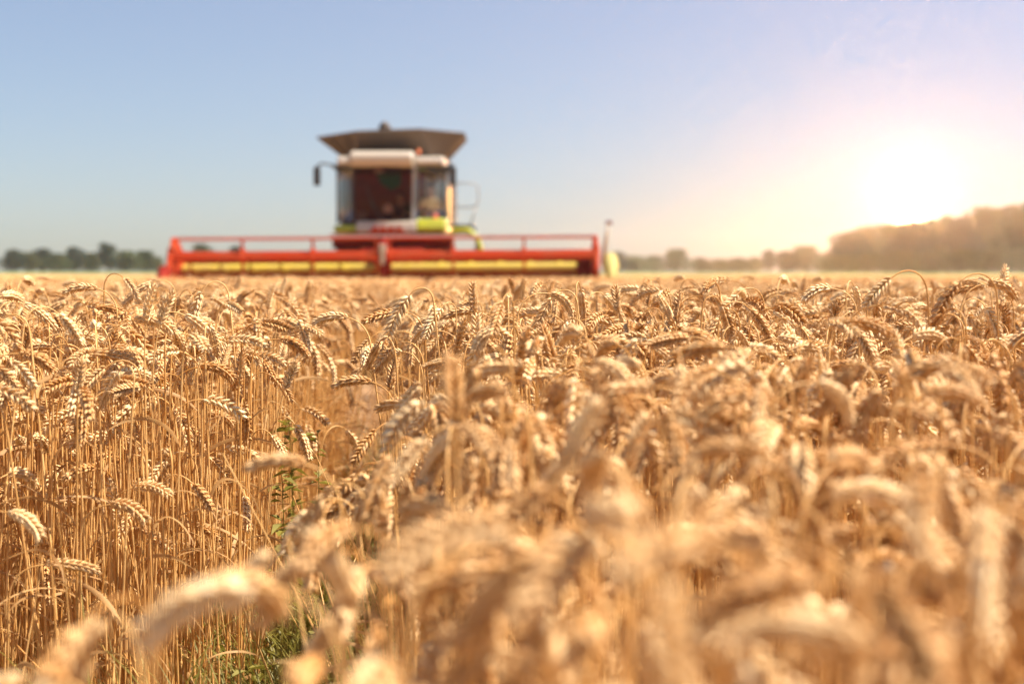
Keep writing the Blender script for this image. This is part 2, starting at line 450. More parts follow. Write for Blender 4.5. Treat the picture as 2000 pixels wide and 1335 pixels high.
def scatter(name, pts, coll, label=None):
    """pts: (x, y, z, rx, ry, rz, scale, variant) -> ONE stuff object instancing the models"""
    me = bpy.data.meshes.new(name); me.from_pydata([p[:3] for p in pts], [], []); me.update()
    a = me.attributes.new('rot', 'FLOAT_VECTOR', 'POINT'); a.data.foreach_set('vector', [q for p in pts for q in p[3:6]])
    a = me.attributes.new('scl', 'FLOAT', 'POINT'); a.data.foreach_set('value', [p[6] for p in pts])
    a = me.attributes.new('pick', 'INT', 'POINT'); a.data.foreach_set('value', [p[7] for p in pts])
    o = bpy.data.objects.new(name, me); col.objects.link(o)
    g = bpy.data.node_groups.new(name + ' scatter', 'GeometryNodeTree')
    g.interface.new_socket('Geometry', in_out='INPUT', socket_type='NodeSocketGeometry')
    g.interface.new_socket('Geometry', in_out='OUTPUT', socket_type='NodeSocketGeometry')
    N = g.nodes; L = g.links
    gi = N.new('NodeGroupInput'); go = N.new('NodeGroupOutput')
    ci = N.new('GeometryNodeCollectionInfo'); ci.inputs['Collection'].default_value = coll
    ci.inputs['Separate Children'].default_value = True; ci.inputs['Reset Children'].default_value = True
    ip = N.new('GeometryNodeInstanceOnPoints'); ip.inputs['Pick Instance'].default_value = True
    def attr(nm, ty):
        n = N.new('GeometryNodeInputNamedAttribute'); n.data_type = ty; n.inputs['Name'].default_value = nm
        return next(s for s in n.outputs if s.enabled and s.name == 'Attribute')
    er = N.new('FunctionNodeEulerToRotation')
    L.new(attr('rot', 'FLOAT_VECTOR'), er.inputs[0])
    L.new(gi.outputs[0], ip.inputs['Points']); L.new(ci.outputs[0], ip.inputs['Instance'])
    L.new(attr('pick', 'INT'), ip.inputs['Instance Index']); L.new(er.outputs[0], ip.inputs['Rotation']); L.new(attr('scl', 'FLOAT'), ip.inputs['Scale'])
    L.new(ip.outputs[0], go.inputs[0])
    m = o.modifiers.new('scatter', 'NODES'); m.node_group = g
    return o

# --- where wheat grows: a trodden gap runs away from the camera between two blocks
def x_left(y):  return -0.052 * y - 0.36
def x_right(y): return -0.052 * y - 0.06
def y_front(x): return 2.45 + (x + 0.45) * 1.25
def block(x, y):
    if y > 33.2 and -8.4 < x < 2.7: return None        # cut by the combine
    if x > x_right(y): return 'right'
    if y < 0.95 and x > -0.6: return 'strip'
    if x < x_left(y) and y > y_front(x): return 'left'
    return None
def vnoise(x, y):
    return (math.sin(x * 2.1 + 1.3 * math.sin(y * 1.7)) + math.sin(y * 2.9 + 1.1 * math.sin(x * 3.1 + 2))) * 0.25

cand = []            # near plants
def cell_fill(y0, y1, dens, margin, fn):
    A = 0.42 * (y1 * y1 - y0 * y0) + 2 * margin * (y1 - y0)
    for _ in range(int(A * dens)):
        while True:
            y = math.sqrt(rng.uniform(y0 * y0, y1 * y1)); x = rng.uniform(-0.42 * y - margin, 0.42 * y + margin)
            break
        fn(x, y)
def top_near(x, y, b):
    t = 0.865 + 0.035 * rng.gauss(0, 1) + 0.03 * vnoise(x * 2, y * 2)
    if rng.random() < 0.25: t -= rng.uniform(0.03, 0.20)          # shorter tillers
    if y < 1.3:
        cap = 1.0 - (0.12 if x > 0.02 else 0.175) * (0.6 + 0.4 * y) - 0.03 * abs(rng.gauss(0, 1))
        t = min(t, cap)
        if b == 'strip': t = min(t, 1.0 - 0.21 * (0.6 + 0.4 * y))
        if rng.random() < 0.45: t -= rng.uniform(0.0, 0.16)
    elif y < 2.2: t = min(t, 0.905 + 0.02 * rng.random())
    if b != 'left' and 1.0 < y < 2.45 and x < 0.0: t = min(t, 1.0 - (0.085 + (0.04 if x < -0.06 * y else 0) + 0.03 * rng.random()) * y)   # trodden edge
    if b == 'left' and rng.random() < 0.12: t -= rng.uniform(0.1, 0.35)
    if y > 2.0: t += 0.018 * rng.gauss(0, 1) + (rng.uniform(.02, .06) if rng.random() < 0.14 else 0)
    return min(t, 0.985)
def add_near(x, y):
    b = block(x, y)
    if b is None: return
    if b == 'strip' and (rng.random() < 0.72 or x < -0.36 or x > -0.23 * y): return
    if y < (0.84 if b == 'strip' else 0.58): return
    cand.append((x, y, top_near(x, y, b), rng.uniform(0, 2 * math.pi), rng.randrange(len(KINDS)), rng.uniform(0.9, 1.08), b))
cell_fill(0.5, 1.35, 640, 0.3, add_near)
cell_fill(1.35, 2.2, 540, 0.3, add_near)
cell_fill(2.2, 6.0, 600, 0.35, add_near)

# plants read one by one off the photograph: apex pixel, distance, variant kind, turn
HERO = [(243, 534, 3.1, 'hang', 0), (160, 560, 2.8, 'arch', 180), (690, 742, 2.35, 'arch', 180), (905, 607, 2.75, 'arch', 180),
        (1075, 566, 2.6, 'hang', 200), (1085, 572, 2.55, 'arch', 10), (1318, 575, 2.6, 'upright', 60), (1440, 562, 2.7, 'hang', 200),
        (1610, 562, 2.7, 'arch', 180), (1735, 528, 2.25, 'hang', 185), (1875, 534, 2.2, 'hang', 190), (1940, 552, 2.5, 'arch', 0),
        (285, 590, 2.7, 'upright', 170), (60, 690, 2.3, 'arch', 0), (205, 690, 2.35, 'side', 0), (345, 640, 2.5, 'hang', 60),
        (250, 740, 2.3, 'side', 0), (430, 780, 2.4, 'arch', 0), (235, 985, 2.2, 'arch', 0), (372, 930, 2.35, 'hang', 0),
        (290, 950, 2.3, 'arch', 0), (120, 1105, 2.15, 'side', 0), (25, 1000, 1.95, 'arch', 0), (600, 640, 3.0, 'arch', 0),
        (1000, 590, 3.2, 'hang', 20), (1960, 520, 2.9, 'upright', 40), (1185, 570, 3.0, 'hang', 30), (870, 700, 1.25, 'upright', 90),
        (1160, 790, 1.1, 'upright', 0), (1560, 668, 1.9, 'hang', 0), (1450, 770, 1.3, 'arch', 180), (540, 900, 1.5, 'arch', 180)]
hero_c = []
for px, py, D, kd, tz in HERO:
    w = at(px, py, D)
    ks = [i for i, k in enumerate(KINDS) if k == kd]
    v = ks[(px + py) % len(ks)]
    hero_c.append((w.x, w.y, w.z, R(tz) + rng.uniform(-.25, .25), v, 1.0, 'hero'))

def in_frame(x, y, z, m=30):
    px = 1000 + x / y * F_PX; py = HOR + (CAM_H - z) / y * F_PX
    return -m < px < 2000 + m and -m < py < 1335 + m, px, py
vis = []; rest = []
for c in cand:
    ok, px, py = in_frame(c[0], c[1], c[2], 10)
    (vis if ok else rest).append(c)
vis.sort(key=lambda c: c[1])
NI = 300 - len(hero_c)
indiv = hero_c + vis[:NI]; rest += vis[NI:]
LAST_Y = vis[NI - 1][1]

WHERE = [(0, 330, 'left of the combine'), (330, 560, 'under the left header half'), (560, 760, 'beside the trodden gap'),
         (760, 960, 'under the cab'), (960, 1180, 'under the right header half'), (1180, 1420, 'right of the header'),
         (1420, 1640, 'under the low trees'), (1640, 1860, 'under the low sun'), (1860, 2100, 'under the tall wood')]
SHAPE = {'upright': 'upright ear', 'arch': 'arching ear', 'hang': 'hanging ear', 'side': 'level ear'}
for c in indiv:
    x, y, top, rz, v, s, b = c
    kd, st, er, lf, apex = PLANTS[v]
    ok, px, py = in_frame(x, y, top)
    # the ear's apex, not the foot of the straw, sits at (x, y)
    t = empty('wheat_plant', (0, 0, 0), rz)
    t.scale = (s, s, s)
    ax = Vector(max((p.co for p in er.vertices), key=lambda q: q.z)) if b == 'hero' else Vector((0, 0, apex))
    off = Matrix.Rotation(rz, 3, 'Z') @ Vector((ax.x * s, ax.y * s, 0))
    t.location = (x - off.x, y - off.y, top - apex * s)
    for nm, me in (('stem', st), ('ear', er), ('leaf', lf)):
        if me is None: continue
        o = bpy.data.objects.new(nm, me); col.objects.link(o); o.parent = t
    where = next((w for a, q, w in WHERE if a <= px < q), 'at the left edge')
    side = 'left' if math.cos(rz) < -0.5 else 'right' if math.cos(rz) > 0.5 else ('away' if math.sin(rz) > 0 else 'forward')
    blur = 'sharp' if y > 2.0 else 'soft' if y > 1.25 else 'blurred' if y > 0.9 else 'large blurred'
    row = 'reaching the skyline' if py < 560 else 'high' if py < 700 else 'at mid height' if py < 900 else 'low' if py < 1100 else 'at the bottom'
    lab = '%s wheat with %s bent %s, %s %s' % (blur, SHAPE[kd], side, row, where)
    tag(t, lab, 'wheat', 'wheat plants nearest the camera')

pts = []
for x, y, top, rz, v, s, b in rest:
    pts.append((x, y, top - lod_cols[0][1][v] * s, rng.gauss(0, .04), rng.gauss(0, .04), rz, s, v))
tag(scatter('wheat_field', pts, lod_cols[0][0]), 'golden ripe wheat standing in the sharp middle rows', 'wheat', kind='stuff')
# middle distance
pts = []
def add_mid(x, y):
    if block(x, y) is None: return
    t = 0.865 + 0.035 * rng.gauss(0, 1) + 0.03 * vnoise(x, y); v = rng.randrange(10); s = rng.uniform(0.9, 1.1)
    pts.append((x, y, min(t, 0.96) - lod_cols[1][1][v] * s, rng.gauss(0, .04), rng.gauss(0, .04), rng.uniform(0, 6.28), s, v))
cell_fill(6.0, 14.0, 260, 0.8, add_mid)
tag(scatter('wheat_field', pts, lod_cols[1][0]), 'softly blurred ripe wheat beyond the sharp rows', 'wheat', kind='stuff')
pts = []
def add_far(x, y):
    if block(x, y) is None: return
    t = 0.865 + 0.035 * rng.gauss(0, 1) + 0.03 * vnoise(x * .6, y * .6); v = rng.randrange(10); s = rng.uniform(0.95, 1.25)
    pts.append((x, y, min(t, 0.97) - lod_cols[2][1][v] * s, rng.gauss(0, .05), rng.gauss(0, .05), rng.uniform(0, 6.28), s, v))
cell_fill(14.0, 60.0, 55, 3.0, add_far)
tag(scatter('wheat_field', pts, lod_cols[2][0]), 'far ripe wheat reaching up to the combine header', 'wheat', kind='stuff')
# bare straws thicken the stand and lean across it
pts = []
def add_straw(x, y):
    b = block(x, y)
    if b is None or y < 1.2: return
    v = rng.randrange(12)
    q = rng.random() < 0.16
    pts.append((x, y, rng.uniform(-0.05, 0.0), rng.gauss(0, .3 if q else .07), rng.gauss(0, .3 if q else .07), rng.uniform(0, 6.28), rng.uniform(0.8, 1.0), v))
cell_fill(1.2, 6.0, 420, 0.2, add_straw)
for _ in range(260):      # fallen straws in the trodden gap
    y = rng.uniform(1.6, 6.0); x = rng.uniform(x_left(y), x_right(y)) if y > 2.4 else rng.uniform(-1.0, -.15)
    pts.append((x, y, rng.uniform(0.0, 0.12), R(rng.uniform(45, 88)), 0, rng.uniform(0, 6.28), rng.uniform(.5, .9), rng.randrange(12)))
for _ in range(900):     # broken stubble left standing in the gap
    y = math.sqrt(rng.uniform(2.5 ** 2, 13.0 ** 2)); x = rng.uniform(x_left(y) - .02, x_right(y) + .02)
    pts.append((x, y, rng.uniform(-0.05, 0.0), rng.gauss(0, .28), rng.gauss(0, .28), rng.uniform(0, 6.28), rng.uniform(.35, .75), rng.randrange(12)))
tag(scatter('straw', pts, c_st), 'bare golden straws between the ears', 'straw', kind='stuff')
# far crop tops as one hummocky sheet, left and right of the cut strip
def crop():
    b = MB()
    rr = random.Random(3)
    for x0, x1, y0, y1, nx, ny in ((-60, -8.6, 13, 150, 90, 160), (2.9, 60, 13, 150, 90, 160), (-8.6, 2.9, 13, 32.5, 30, 40)):
        vs = []; fs = []
        for j in range(ny + 1):
            for i in range(nx + 1):
                x = x0 + (x1 - x0) * i / nx; y = y0 + (y1 - y0) * j / ny
                z = 0.60 + min(1, max(0, (y - 40) / 20)) * 0.22 + rr.uniform(-.05, .05)
                if abs(x - (x_left(y) + x_right(y)) / 2) < 0.25: z = 0.3
                vs.append((x + rr.uniform(-.1, .1), y + rr.uniform(-.2, .2), z))
        for j in range(ny):
            for i in range(nx):
                a = j * (nx + 1) + i; fs.append((a, a + 1, a + nx + 2, a + nx + 1))
        b.add(vs, fs)
    return b.build('wheat_field', M['crop'])
tag(crop(), 'farthest ripe wheat merging into one golden surface', 'wheat', kind='stuff')

# ------------------------------------------------------------------ grass and weeds in the gap
def grass():
    b = MB(); r = random.Random(11)
    n = 0
    while n < 4200:
        y = r.uniform(1.1, 7.0) if r.random() < 0.25 else r.uniform(1.5, 3.4)
        x = r.uniform(-1.3, -0.05)
        if block(x, y) is not None and r.random() < 0.93: continue
        if y < 2.4 and x < -0.75 and r.random() < 0.6: continue
        n += 1
        h = r.uniform(0.14, 0.46) * (1 if r.random() < 0.9 else 1.25); az = r.uniform(0, 6.283); w = r.uniform(0.0016, 0.0045)
        th0 = R(r.uniform(2, 22)); th1 = th0 + R(r.uniform(10, 120)); p = Vector((x, y, 0)); vs = []; fs = []; m = 7
        s = Vector((-math.sin(az), math.cos(az), 0))
        for j in range(m + 1):
            t = j / m; th = th0 + (th1 - th0) * t ** 2; ww = w * (1 - t ** 2) + 0.0002
            d = Vector((math.sin(th) * math.cos(az), math.sin(th) * math.sin(az), math.cos(th)))
            vs += [p - s * ww, p + s * ww]; p = p + d * (h / m)
            if j: a = 2 * (j - 1); fs.append((a, a + 1, a + 3, a + 2))
        b.add(vs, fs)
    return b.build('grass', M['grass'])
tag(grass(), 'green grass growing low in the trodden gap between wheat blocks', 'grass', kind='stuff')
def weeds():
    b = MB(); r = random.Random(21)
    for _ in range(260):
        y = r.uniform(1.7, 3.6); x = x_left(y) + r.uniform(0.0, 0.24) if y > 2.4 else r.uniform(-0.72, -0.2)
        h = r.uniform(0.1, 0.34); p0 = Vector((x, y, 0))
        top = p0 + Vector((r.gauss(0, .04), r.gauss(0, .04), h))
        b.tube([p0, p0.lerp(top, .5) + Vector((.005, 0, 0)), top], [.0014, .0012, .0007], 4, cap=False)
        for k in range(r.randint(6, 12)):
            q = p0.lerp(top, r.uniform(0.25, 1.0)); az = r.uniform(0, 6.28); el = r.uniform(-.2, .9); ln = r.uniform(.02, .055); w = ln * r.uniform(.14, .28)
            d = Vector((math.cos(az) * math.cos(el), math.sin(az) * math.cos(el), math.sin(el))); s = Vector((-math.sin(az), math.cos(az), 0)); u = d.cross(s)
            b.add([q, q + d * ln * .4 + s * w + u * .002, q + d * ln - Vector((0, 0, ln * .25)), q + d * ln * .4 - s * w + u * .002], [(0, 1, 2), (0, 2, 3)])
    for _ in range(5):      # tall weeds climbing the left edge of the gap
        y = r.uniform(2.5, 3.6); x = x_left(y) + r.uniform(-.02, .12); h = r.uniform(.4, .72); p0 = Vector((x, y, 0)); top = p0 + Vector((r.gauss(0, .06), r.gauss(0, .04), h))
        b.tube([p0, p0.lerp(top, .5) + Vector((.01, 0, 0)), top], [.0020, .0016, .0008], 4, cap=False)
        for k in range(34):
            q = p0.lerp(top, r.uniform(0.45, 1.0)); az = r.uniform(0, 6.28); el = r.uniform(-.3, .8); ln = r.uniform(.02, .05); w = ln * r.uniform(.16, .3)
            d = Vector((math.cos(az) * math.cos(el), math.sin(az) * math.cos(el), math.sin(el))); s = Vector((-math.sin(az), math.cos(az), 0)); u = d.cross(s)
            b.add([q, q + d * ln * .4 + s * w + u * .002, q + d * ln - Vector((0, 0, ln * .25)), q + d * ln * .4 - s * w + u * .002], [(0, 1, 2), (0, 2, 3)])
    return b.build('weeds', M['weed'])
tag(weeds(), 'small leafy green weeds in the shaded gap', 'weeds', kind='stuff')

# ------------------------------------------------------------------ combine harvester
CX, CY = -2.88, 35.0
YAW = R(0.3)
def combine():
    root = empty('combine_harvester', (CX, CY, 0), YAW)
    tag(root, 'red, white and lime combine harvester with raised grain tank and wide header', 'combine harvester')
    S = 1 / 79.4          # metres per photo pixel at the cab plane
    H = 1 / 84.2          # at the header plane
    def zc(py): return 1.0 + (HOR - py) * S
    def zh(py): return 1.0 + (HOR - py) * H
    # ---- body
    b = MB()
    b.prism([(0.2, 1.15), (0.2, 2.1), (1.5, 2.25), (1.5, 3.55), (7.0, 3.55), (7.6, 3.0), (7.6, 1.6), (6.0, 1.0), (1.5, 0.9)], 'x', -1.14, 1.14)
    body = b.build('body', M['grey'], root, 0.03)
    for s in (-1, 1):
        p = MB(); p.prism([(1.6, 1.5), (1.6, 3.3), (6.9, 3.4), (7.5, 2.9), (7.5, 1.7), (3.0, 1.35)], 'x', s * 1.145, s * 1.20)
        p.build('side_panel', M['lime'], root, 0.02)
    # ---- feeder house
    f = MB(); f.prism([(-1.55, 0.55), (-1.55, 1.30), (0.6, 2.0), (0.6, 1.2)], 'x', -0.75, 0.75)
    f.build('feeder_house', M['dark_red'], root, 0.02)
    # ---- front apron below the cab: white centre, lime corners, red beam
    a = MB(); a.prism([(-0.55, zc(458)), (-0.62, zc(452)), (-0.58, zc(436)), (-0.40, zc(432)), (0.3, zc(432)), (0.3, zc(458))], 'x', -0.88, 0.56)
    a.build('apron', M['white'], root, 0.03)
    a = MB(); a.prism([(-0.50, zc(456)), (-0.60, zc(448)), (-0.50, zc(431)), (-0.2, zc(427)), (1.0, zc(427)), (1.0, zc(456))], 'x', 0.565, 1.28)
    tag(a.build('corner_fender', M['lime'], root, 0.04), 'bright lime fender under the right cab window')
    a = MB(); a.prism([(-0.40, zc(456)), (-0.48, zc(450)), (-0.40, zc(441)), (1.0, zc(438)), (1.0, zc(456))], 'x', -1.44, -0.885)
    tag(a.build('corner_fender', M['lime'], root, 0.03), 'shaded lime fender under the left cab window')
    a = MB()
    for k in range(4): a.box((-0.42 + k * 0.19, -0.635, zc(449)), (0.14, 0.05, 0.13))
    a.box((-0.14, -0.62, zc(455)), (0.9, 0.09, 0.06)); a.build('hydraulic_block', M['red'], root, 0.01)
    a = MB(); a.box((-0.05, -0.35, zc(463.5)), (2.96, 0.35, 0.13)); a.build('front_beam', M['red'], root, 0.02)
    a = MB(); a.box((-0.05, -0.10, zc(477)), (2.9, 0.4, 0.20)); a.build('axle_guard', M['dark_red'], root, 0.02)
    # ---- wheels
    def wheel(x, y, rad, w):
        e = empty('wheel', (x, y, rad), 0, root)
        t = MB(); n = 40
        prof = [(rad * .55, -w * .42), (rad * .8, -w * .5), (rad * .95, -w * .46), (rad, -w * .3), (rad, w * .3), (rad * .95, w * .46), (rad * .8, w * .5), (rad * .55, w * .42)]
        vs = []; fs = []
        for i in range(n):
            an = 2 * math.pi * i / n
            for q, xx in prof: vs.append((xx, q * math.cos(an), q * math.sin(an)))
        k = len(prof)
        for i in range(n):
            for j in range(k):
                A = i * k + j; B = i * k + (j + 1) % k; C = ((i + 1) % n) * k + (j + 1) % k; D = ((i + 1) % n) * k + j
                fs.append((A, B, C, D))
        t.add(vs, fs)
        for i in range(22):      # lugs
            an = 2 * math.pi * i / 22
            for s in (-1, 1):
                an2 = an + (0.14 if s > 0 else 0)
                t.box((s * w * .22, (rad + .015) * math.cos(an2), (rad + .015) * math.sin(an2)), (w * .44, .06, .07), (an2, 0, s * 0.45))
        t.build('tyre', M['rubber'], e)
        r_ = MB(); r_.cyl((-w * .3, 0, 0), (w * .3, 0, 0), rad * .54, 24); r_.cyl((-w * .44, 0, 0), (w * .44, 0, 0), rad * .18, 16)
        r_.build('rim', M['red'], e, 0.01)
    for s in (-1, 1): wheel(s * 1.12, 0.55, 0.93, 0.68); wheel(s * 1.2, 5.6, 0.62, 0.5)
    # ---- cab
    cb = MB()                              # floor, rear wall, pillars, sills
    zb, zt = zc(434), zc(331)
    xl0, xr0 = -0.97, 0.47                 # windscreen edges at the front
    XL, XR = -1.50, 1.46                   # widest edges farther back
    cb.box((-0.05, 0.55, zb - 0.06), (2.5, 1.7, 0.10))
    rw = MB(); rw.box((-0.40, 1.32, (zb + zt) / 2), (2.16, 0.06, zt - zb)); rw.build('rear_wall', M['interior'], root)
    rp = MB(); rp.box((0.98, 1.33, (zb + zt) / 2), (.58, .05, zt - zb)); rp.build('pane_brightener', M['white'], root, 0.01)  # cream panel added so the right pane looks bright
    def post(x0, y0, x1, y1, w): cb.tube([(x0, y0, zb - .03), (x1, y1, zt + .05)], w, 6)
    post(xl0, -0.42, xl0 + 0.02, -0.46, 0.035); pass
    post(XL + .06, 0.35, XL + 0.06, 0.35, 0.03); pass
    post(XL + .08, 1.30, XL + 0.08, 1.30, 0.05); pass
    cab = cb.build('cab', M['dark'], root, 0.01)
    for x0, y0_, x1, y1_, w in ((xr0, -.42, xr0 + .04, -.46, .036), (XR - .05, .35, XR - .04, .35, .05), (XR - .05, 1.3, XR - .05, 1.3, .06)):
        q = MB(); q.tube([(x0, y0_, zb - .03), (x1, y1_, zt + .05)], w, 8); q.build('pillar', M['grey'], cab)
    # curved windscreen
    def glass_arc(pts, name, m, label=None):
        g = MB(); vs = []; fs = []; n = len(pts); rows = 5
        for j in range(rows):
            t = j / (rows - 1); z = zb + .01 + (zt - zb) * t
            for x, y in pts: vs.append((x, y - 0.05 * t - 0.03 * math.sin(math.pi * t), z))
        for j in range(rows - 1):
            for i in range(n - 1): q = j * n + i; fs.append((q, q + 1, q + n + 1, q + n))
        g.add(vs, fs); o = g.build(name, m, cab, smooth=True)
        sm = o.modifiers.new('thickness', 'SOLIDIFY'); sm.thickness = 0.008
        if label: o['label'] = label
    glass_arc([(xl0 + .04 + (xr0 - xl0 - .08) * t, -0.43 - 0.16 * math.sin(math.pi * t)) for t in [i / 10 for i in range(11)]], 'windscreen', M['glass'])
    glass_arc([(xl0 - .04 + (XL + .07 - xl0 + .04) * t, -0.41 + 0.74 * t ** 1.4) for t in [i / 6 for i in range(7)]], 'side_window', M['side_glass'])
    glass_arc([(xr0 + .04 + (XR - .06 - xr0 - .04) * t, -0.41 + 0.74 * t ** 1.4) for t in [i / 6 for i in range(7)]], 'side_window', M['side_glass'])
    d = MB(); zm = (zb + zt) / 2
    for yy in (.44, 1.21): d.box((XR - .03, yy, zm), (.04, .08, zt - zb))
    for zz in (zb + .05, zt - .05): d.box((XR - .03, .825, zz), (.036, .69, .10))
    d.build('door', M['white'], cab, 0.01)
    d = MB(); d.box((XR - .03, .825, zm), (.01, .68, zt - zb - .21)); d.build('door_glass', M['side_glass'], cab)
    d = MB(); d.box((XR + .005, .50, zb + .35), (.05, .10, .03)); d.build('door_handle', M['dark'], cab)
    wp = MB(); wp.tube([(-.25, -.615, zb + .02), (-.55, -.63, zb + .55)], .012, 6); wp.tube([(-.45, -.64, zb + .25), (-.62, -.62, zb + .85)], .01, 6)
    wp.build('wiper', M['dark'], cab)
    # roof: big cream visor and two side shoulders
    rf = MB(); pr = [(-0.62, zc(331)), (-0.74, zc(325)), (-0.76, zc(311)), (-0.66, zc(302)), (-0.4, zc(299)), (1.5, zc(299)), (1.5, zc(331))]
    rf.prism(pr, 'x', -1.02, 0.50)
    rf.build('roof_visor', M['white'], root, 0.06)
    for x0, x1 in ((-1.36, -1.03), (0.52, 1.24)):
        q = MB(); q.prism([(-0.36, zc(328)), (-0.44, zc(322)), (-0.36, zc(309)), (1.5, zc(305)), (1.5, zc(328))], 'x', x0, x1)
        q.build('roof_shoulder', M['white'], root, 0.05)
    q = MB(); q.box((-0.06, 0.45, zc(330)), (2.86, 1.7, 0.035)); q.build('roof_liner', M['dark'], root, 0.01)
    for x in (-1.25, -1.12, 0.70, 0.85, 1.0, 1.13):
        q = MB(); q.cyl((x, -.50, zc(318)), (x, -.36, zc(318)), .05, 14); q.build('work_lamp', M['lens'], root, 0.006)
    q = MB(); q.cyl((.60, -.1, zc(306)), (.60, -.1, zc(304)), .07, 14); bs = q.build('beacon', M['dark'], root)
    q = MB(); q.cyl((.60, -.1, zc(304)), (.60, -.1, zc(297)), .05, 14); q.ball((.60, -.1, zc(297)), .05, 14, 6); q.build('beacon_lens', M['orange'], bs, smooth=True)
    # mirrors on long arms
    def mirror(s, x_in, x_out, ytop):
        e = MB(); e.tube([(x_in, 0.05, zc(326)), (x_in + s * .2, -.1, zc(323)), (x_out - s * .1, -.25, zc(322)), (x_out, -.27, zc(328)), (x_out, -.27, zc(340))], .028, 8)
        ea = e.build('mirror_arm', M['dark'], root, smooth=True)
        h = MB(); h.box((x_out, -.28, zc(347)), (.17, .10, .46)); h.build('mirror_housing', M['dark'], ea, 0.04)
        g = MB(); g.box((x_out, -.222, zc(347)), (.13, .012, .40)); g.build('mirror_glass', M['mirror'], ea)
    mirror(-1, -1.38, -1.86, 0); mirror(1, 1.25, 1.44, 0)
    # ---- cab furniture
    q = MB(); q.box((0.10, .52, 2.05), (.52, .5, .14)); q.box((0.10, .79, 2.42), (.5, .13, .66), (-.12, 0, 0)); q.box((0.10, .83, 2.86), (.28, .1, .2)); q.cyl((.10, .52, 1.7), (.10, .52, 2.0), .12)
    q.build('driver_seat', M['interior'], cab, 0.03)
    q = MB(); q.box((.87, .42, 2.28), (.40, .40, .10)); q.box((.87, .62, 2.5), (.40, .09, .5)); q.build('passenger_seat', M['interior'], cab, 0.02)
    q = MB(); q.tube([(-.13, -.1, zb - .1), (-.13, .05, zb + .28)], .035, 8); q.build('steering_column', M['dark'], cab)
    q = MB(); n = 24; c0 = Vector((-.13, .06, zb + .30)); u = Vector((1, 0, 0)); w = Vector((0, .6, .8))
    q.tube([c0 + (u * math.cos(6.2832 * i / n) + w * math.sin(6.2832 * i / n)) * .19 for i in range(n + 1)], .016, 8)
    for an in (0.5, 2.6, 4.7): q.tube([c0, c0 + (u * math.cos(an) + w * math.sin(an)) * .19], .012, 6)
    q.build('steering_wheel', M['dark'], cab, smooth=True)
    q = MB(); q.cyl((-.13, -.53, zc(410)), (-.13, -.50, zc(410)), .115, 24); tag(q.build('pale_disc', M['lens'], cab, 0.01), 'round pale disc low behind the windscreen')  # pale round sticker, gives no light
    q = MB(); q.box((-.78, -.18, zb + .12), (.26, .16, .22), (.3, 0, .2)); q.build('dashboard', M['grey'], cab, 0.03)
    q = MB(); q.box((.36, .25, zb + .25), (.12, .5, .10)); q.box((.36, .02, zb + .36), (.2, .05, .18), (.3, 0, 0)); q.build('control_console', M['dark'], cab, 0.02)
    q = MB(); q.plate([(-.42, -.40, zc(341)), (.20, -.40, zc(343)), (.18, -.42, zc(366)), (-.02, -.43, zc(374)), (-.30, -.42, zc(362))], .012)  # flat green shape behind the top of the windscreen
    tag(q.build('green_patch', M['patch_green'], cab), 'green patch inside the windscreen top')
    q = MB(); q.box((-.35, -.36, zc(338)), (.2, .03, .10)); q.build('work_papers', M['shirt_w'], cab)
    # ---- grain tank: flared flaps
    y0 = 1.2
    zB, zT = zc(305), zc(252)
    hx = -.11
    bot = [(-.95, y0), (.95, y0), (1.2, y0 + .6), (1.2, y0 + 2.0), (-1.2, y0 + 2.0), (-1.2, y0 + .6)]
    top = [(-.80, y0 - 1.05, zc(257.5)), (.72, y0 - 1.05, zc(253)), (1.78, y0 + .35, zc(250)), (1.78, y0 + 2.5, zc(250)), (-1.98, y0 + 2.5, zc(258)), (-1.98, y0 + .35, zc(259))]
    tk = MB(); tk.box((0, y0 + 1.0, zB - .12), (2.3, 2.0, .26)); tank = tk.build('grain_tank', M['tank'], root, 0.02)
    for i in range(6):
        j = (i + 1) % 6
        q = MB()
        O = Vector((hx, 0, 0)); A = Vector((*bot[i], zB)) + O; B = Vector((*bot[j], zB)) + O; C = Vector(top[j]) + O; D = Vector(top[i]) + O
        n = (B - A).cross(D - A).normalized() * .012
        vs = [A + n, B + n, C + n, D + n, A - n, B - n, C - n, D - n]
        q.add(vs, [(0, 1, 2), (0, 2, 3), (4, 6, 5), (4, 7, 6), (0, 4, 5, 1), (1, 5, 6, 2), (2, 6, 7, 3), (3, 7, 4, 0)])
        q.tube([D, C], .022, 6)
        for t in (.3, .7): q.tube([A.lerp(B, t) + n * 1.2, D.lerp(C, t) + n * 1.2], .016, 4)
        q.build('tank_flap', M['tank'], tank)
    q = MB(); q.tube([(-.33, y0 + .5, zc(305)), (-.33, y0 + .1, zc(252)), (-.33, y0 - .1, zc(240)), (-.33, y0 - .2, zc(234))], [.2, .2, .14, .06], 12); q.build('filling_auger', M['tank'], tank, smooth=True)
    # ---- right-hand platform, railing, ladder and unloading spout
    q = MB(); q.box((1.62, .75, zb - .08), (.6, 1.2, .05)); q.build('platform', M['dark'], root, 0.01)
    q = MB()
    X0, X1, Z0, Z1 = 1.50, 2.05, zc(404), zc(357)
    q.tube([(X0, .3, Z1), (X1 - .12, .3, Z1), (X1 - .03, .3, Z1 - .06), (X1, .3, Z1 - .16), (X1, .3, Z0 + .14), (X1 - .04, .3, Z0 + .04), (X1 - .14, .3, Z0), (X0, .3, Z0)], .018, 8)
    q.tube([(X1 - .05, .3, Z0), (X1 - .2, .3, zb - .06)], .018, 8); q.tube([(X0, .3, Z1), (X0, .3, zb - .06)], .014, 8)
    q.build('handrail', M['grey'], root, smooth=True)
    q = MB()
    for s in (-.2, .2): q.tube([(1.95, .75 + s, zb - .1), (2.1, .75 + s, .6)], .022, 6)
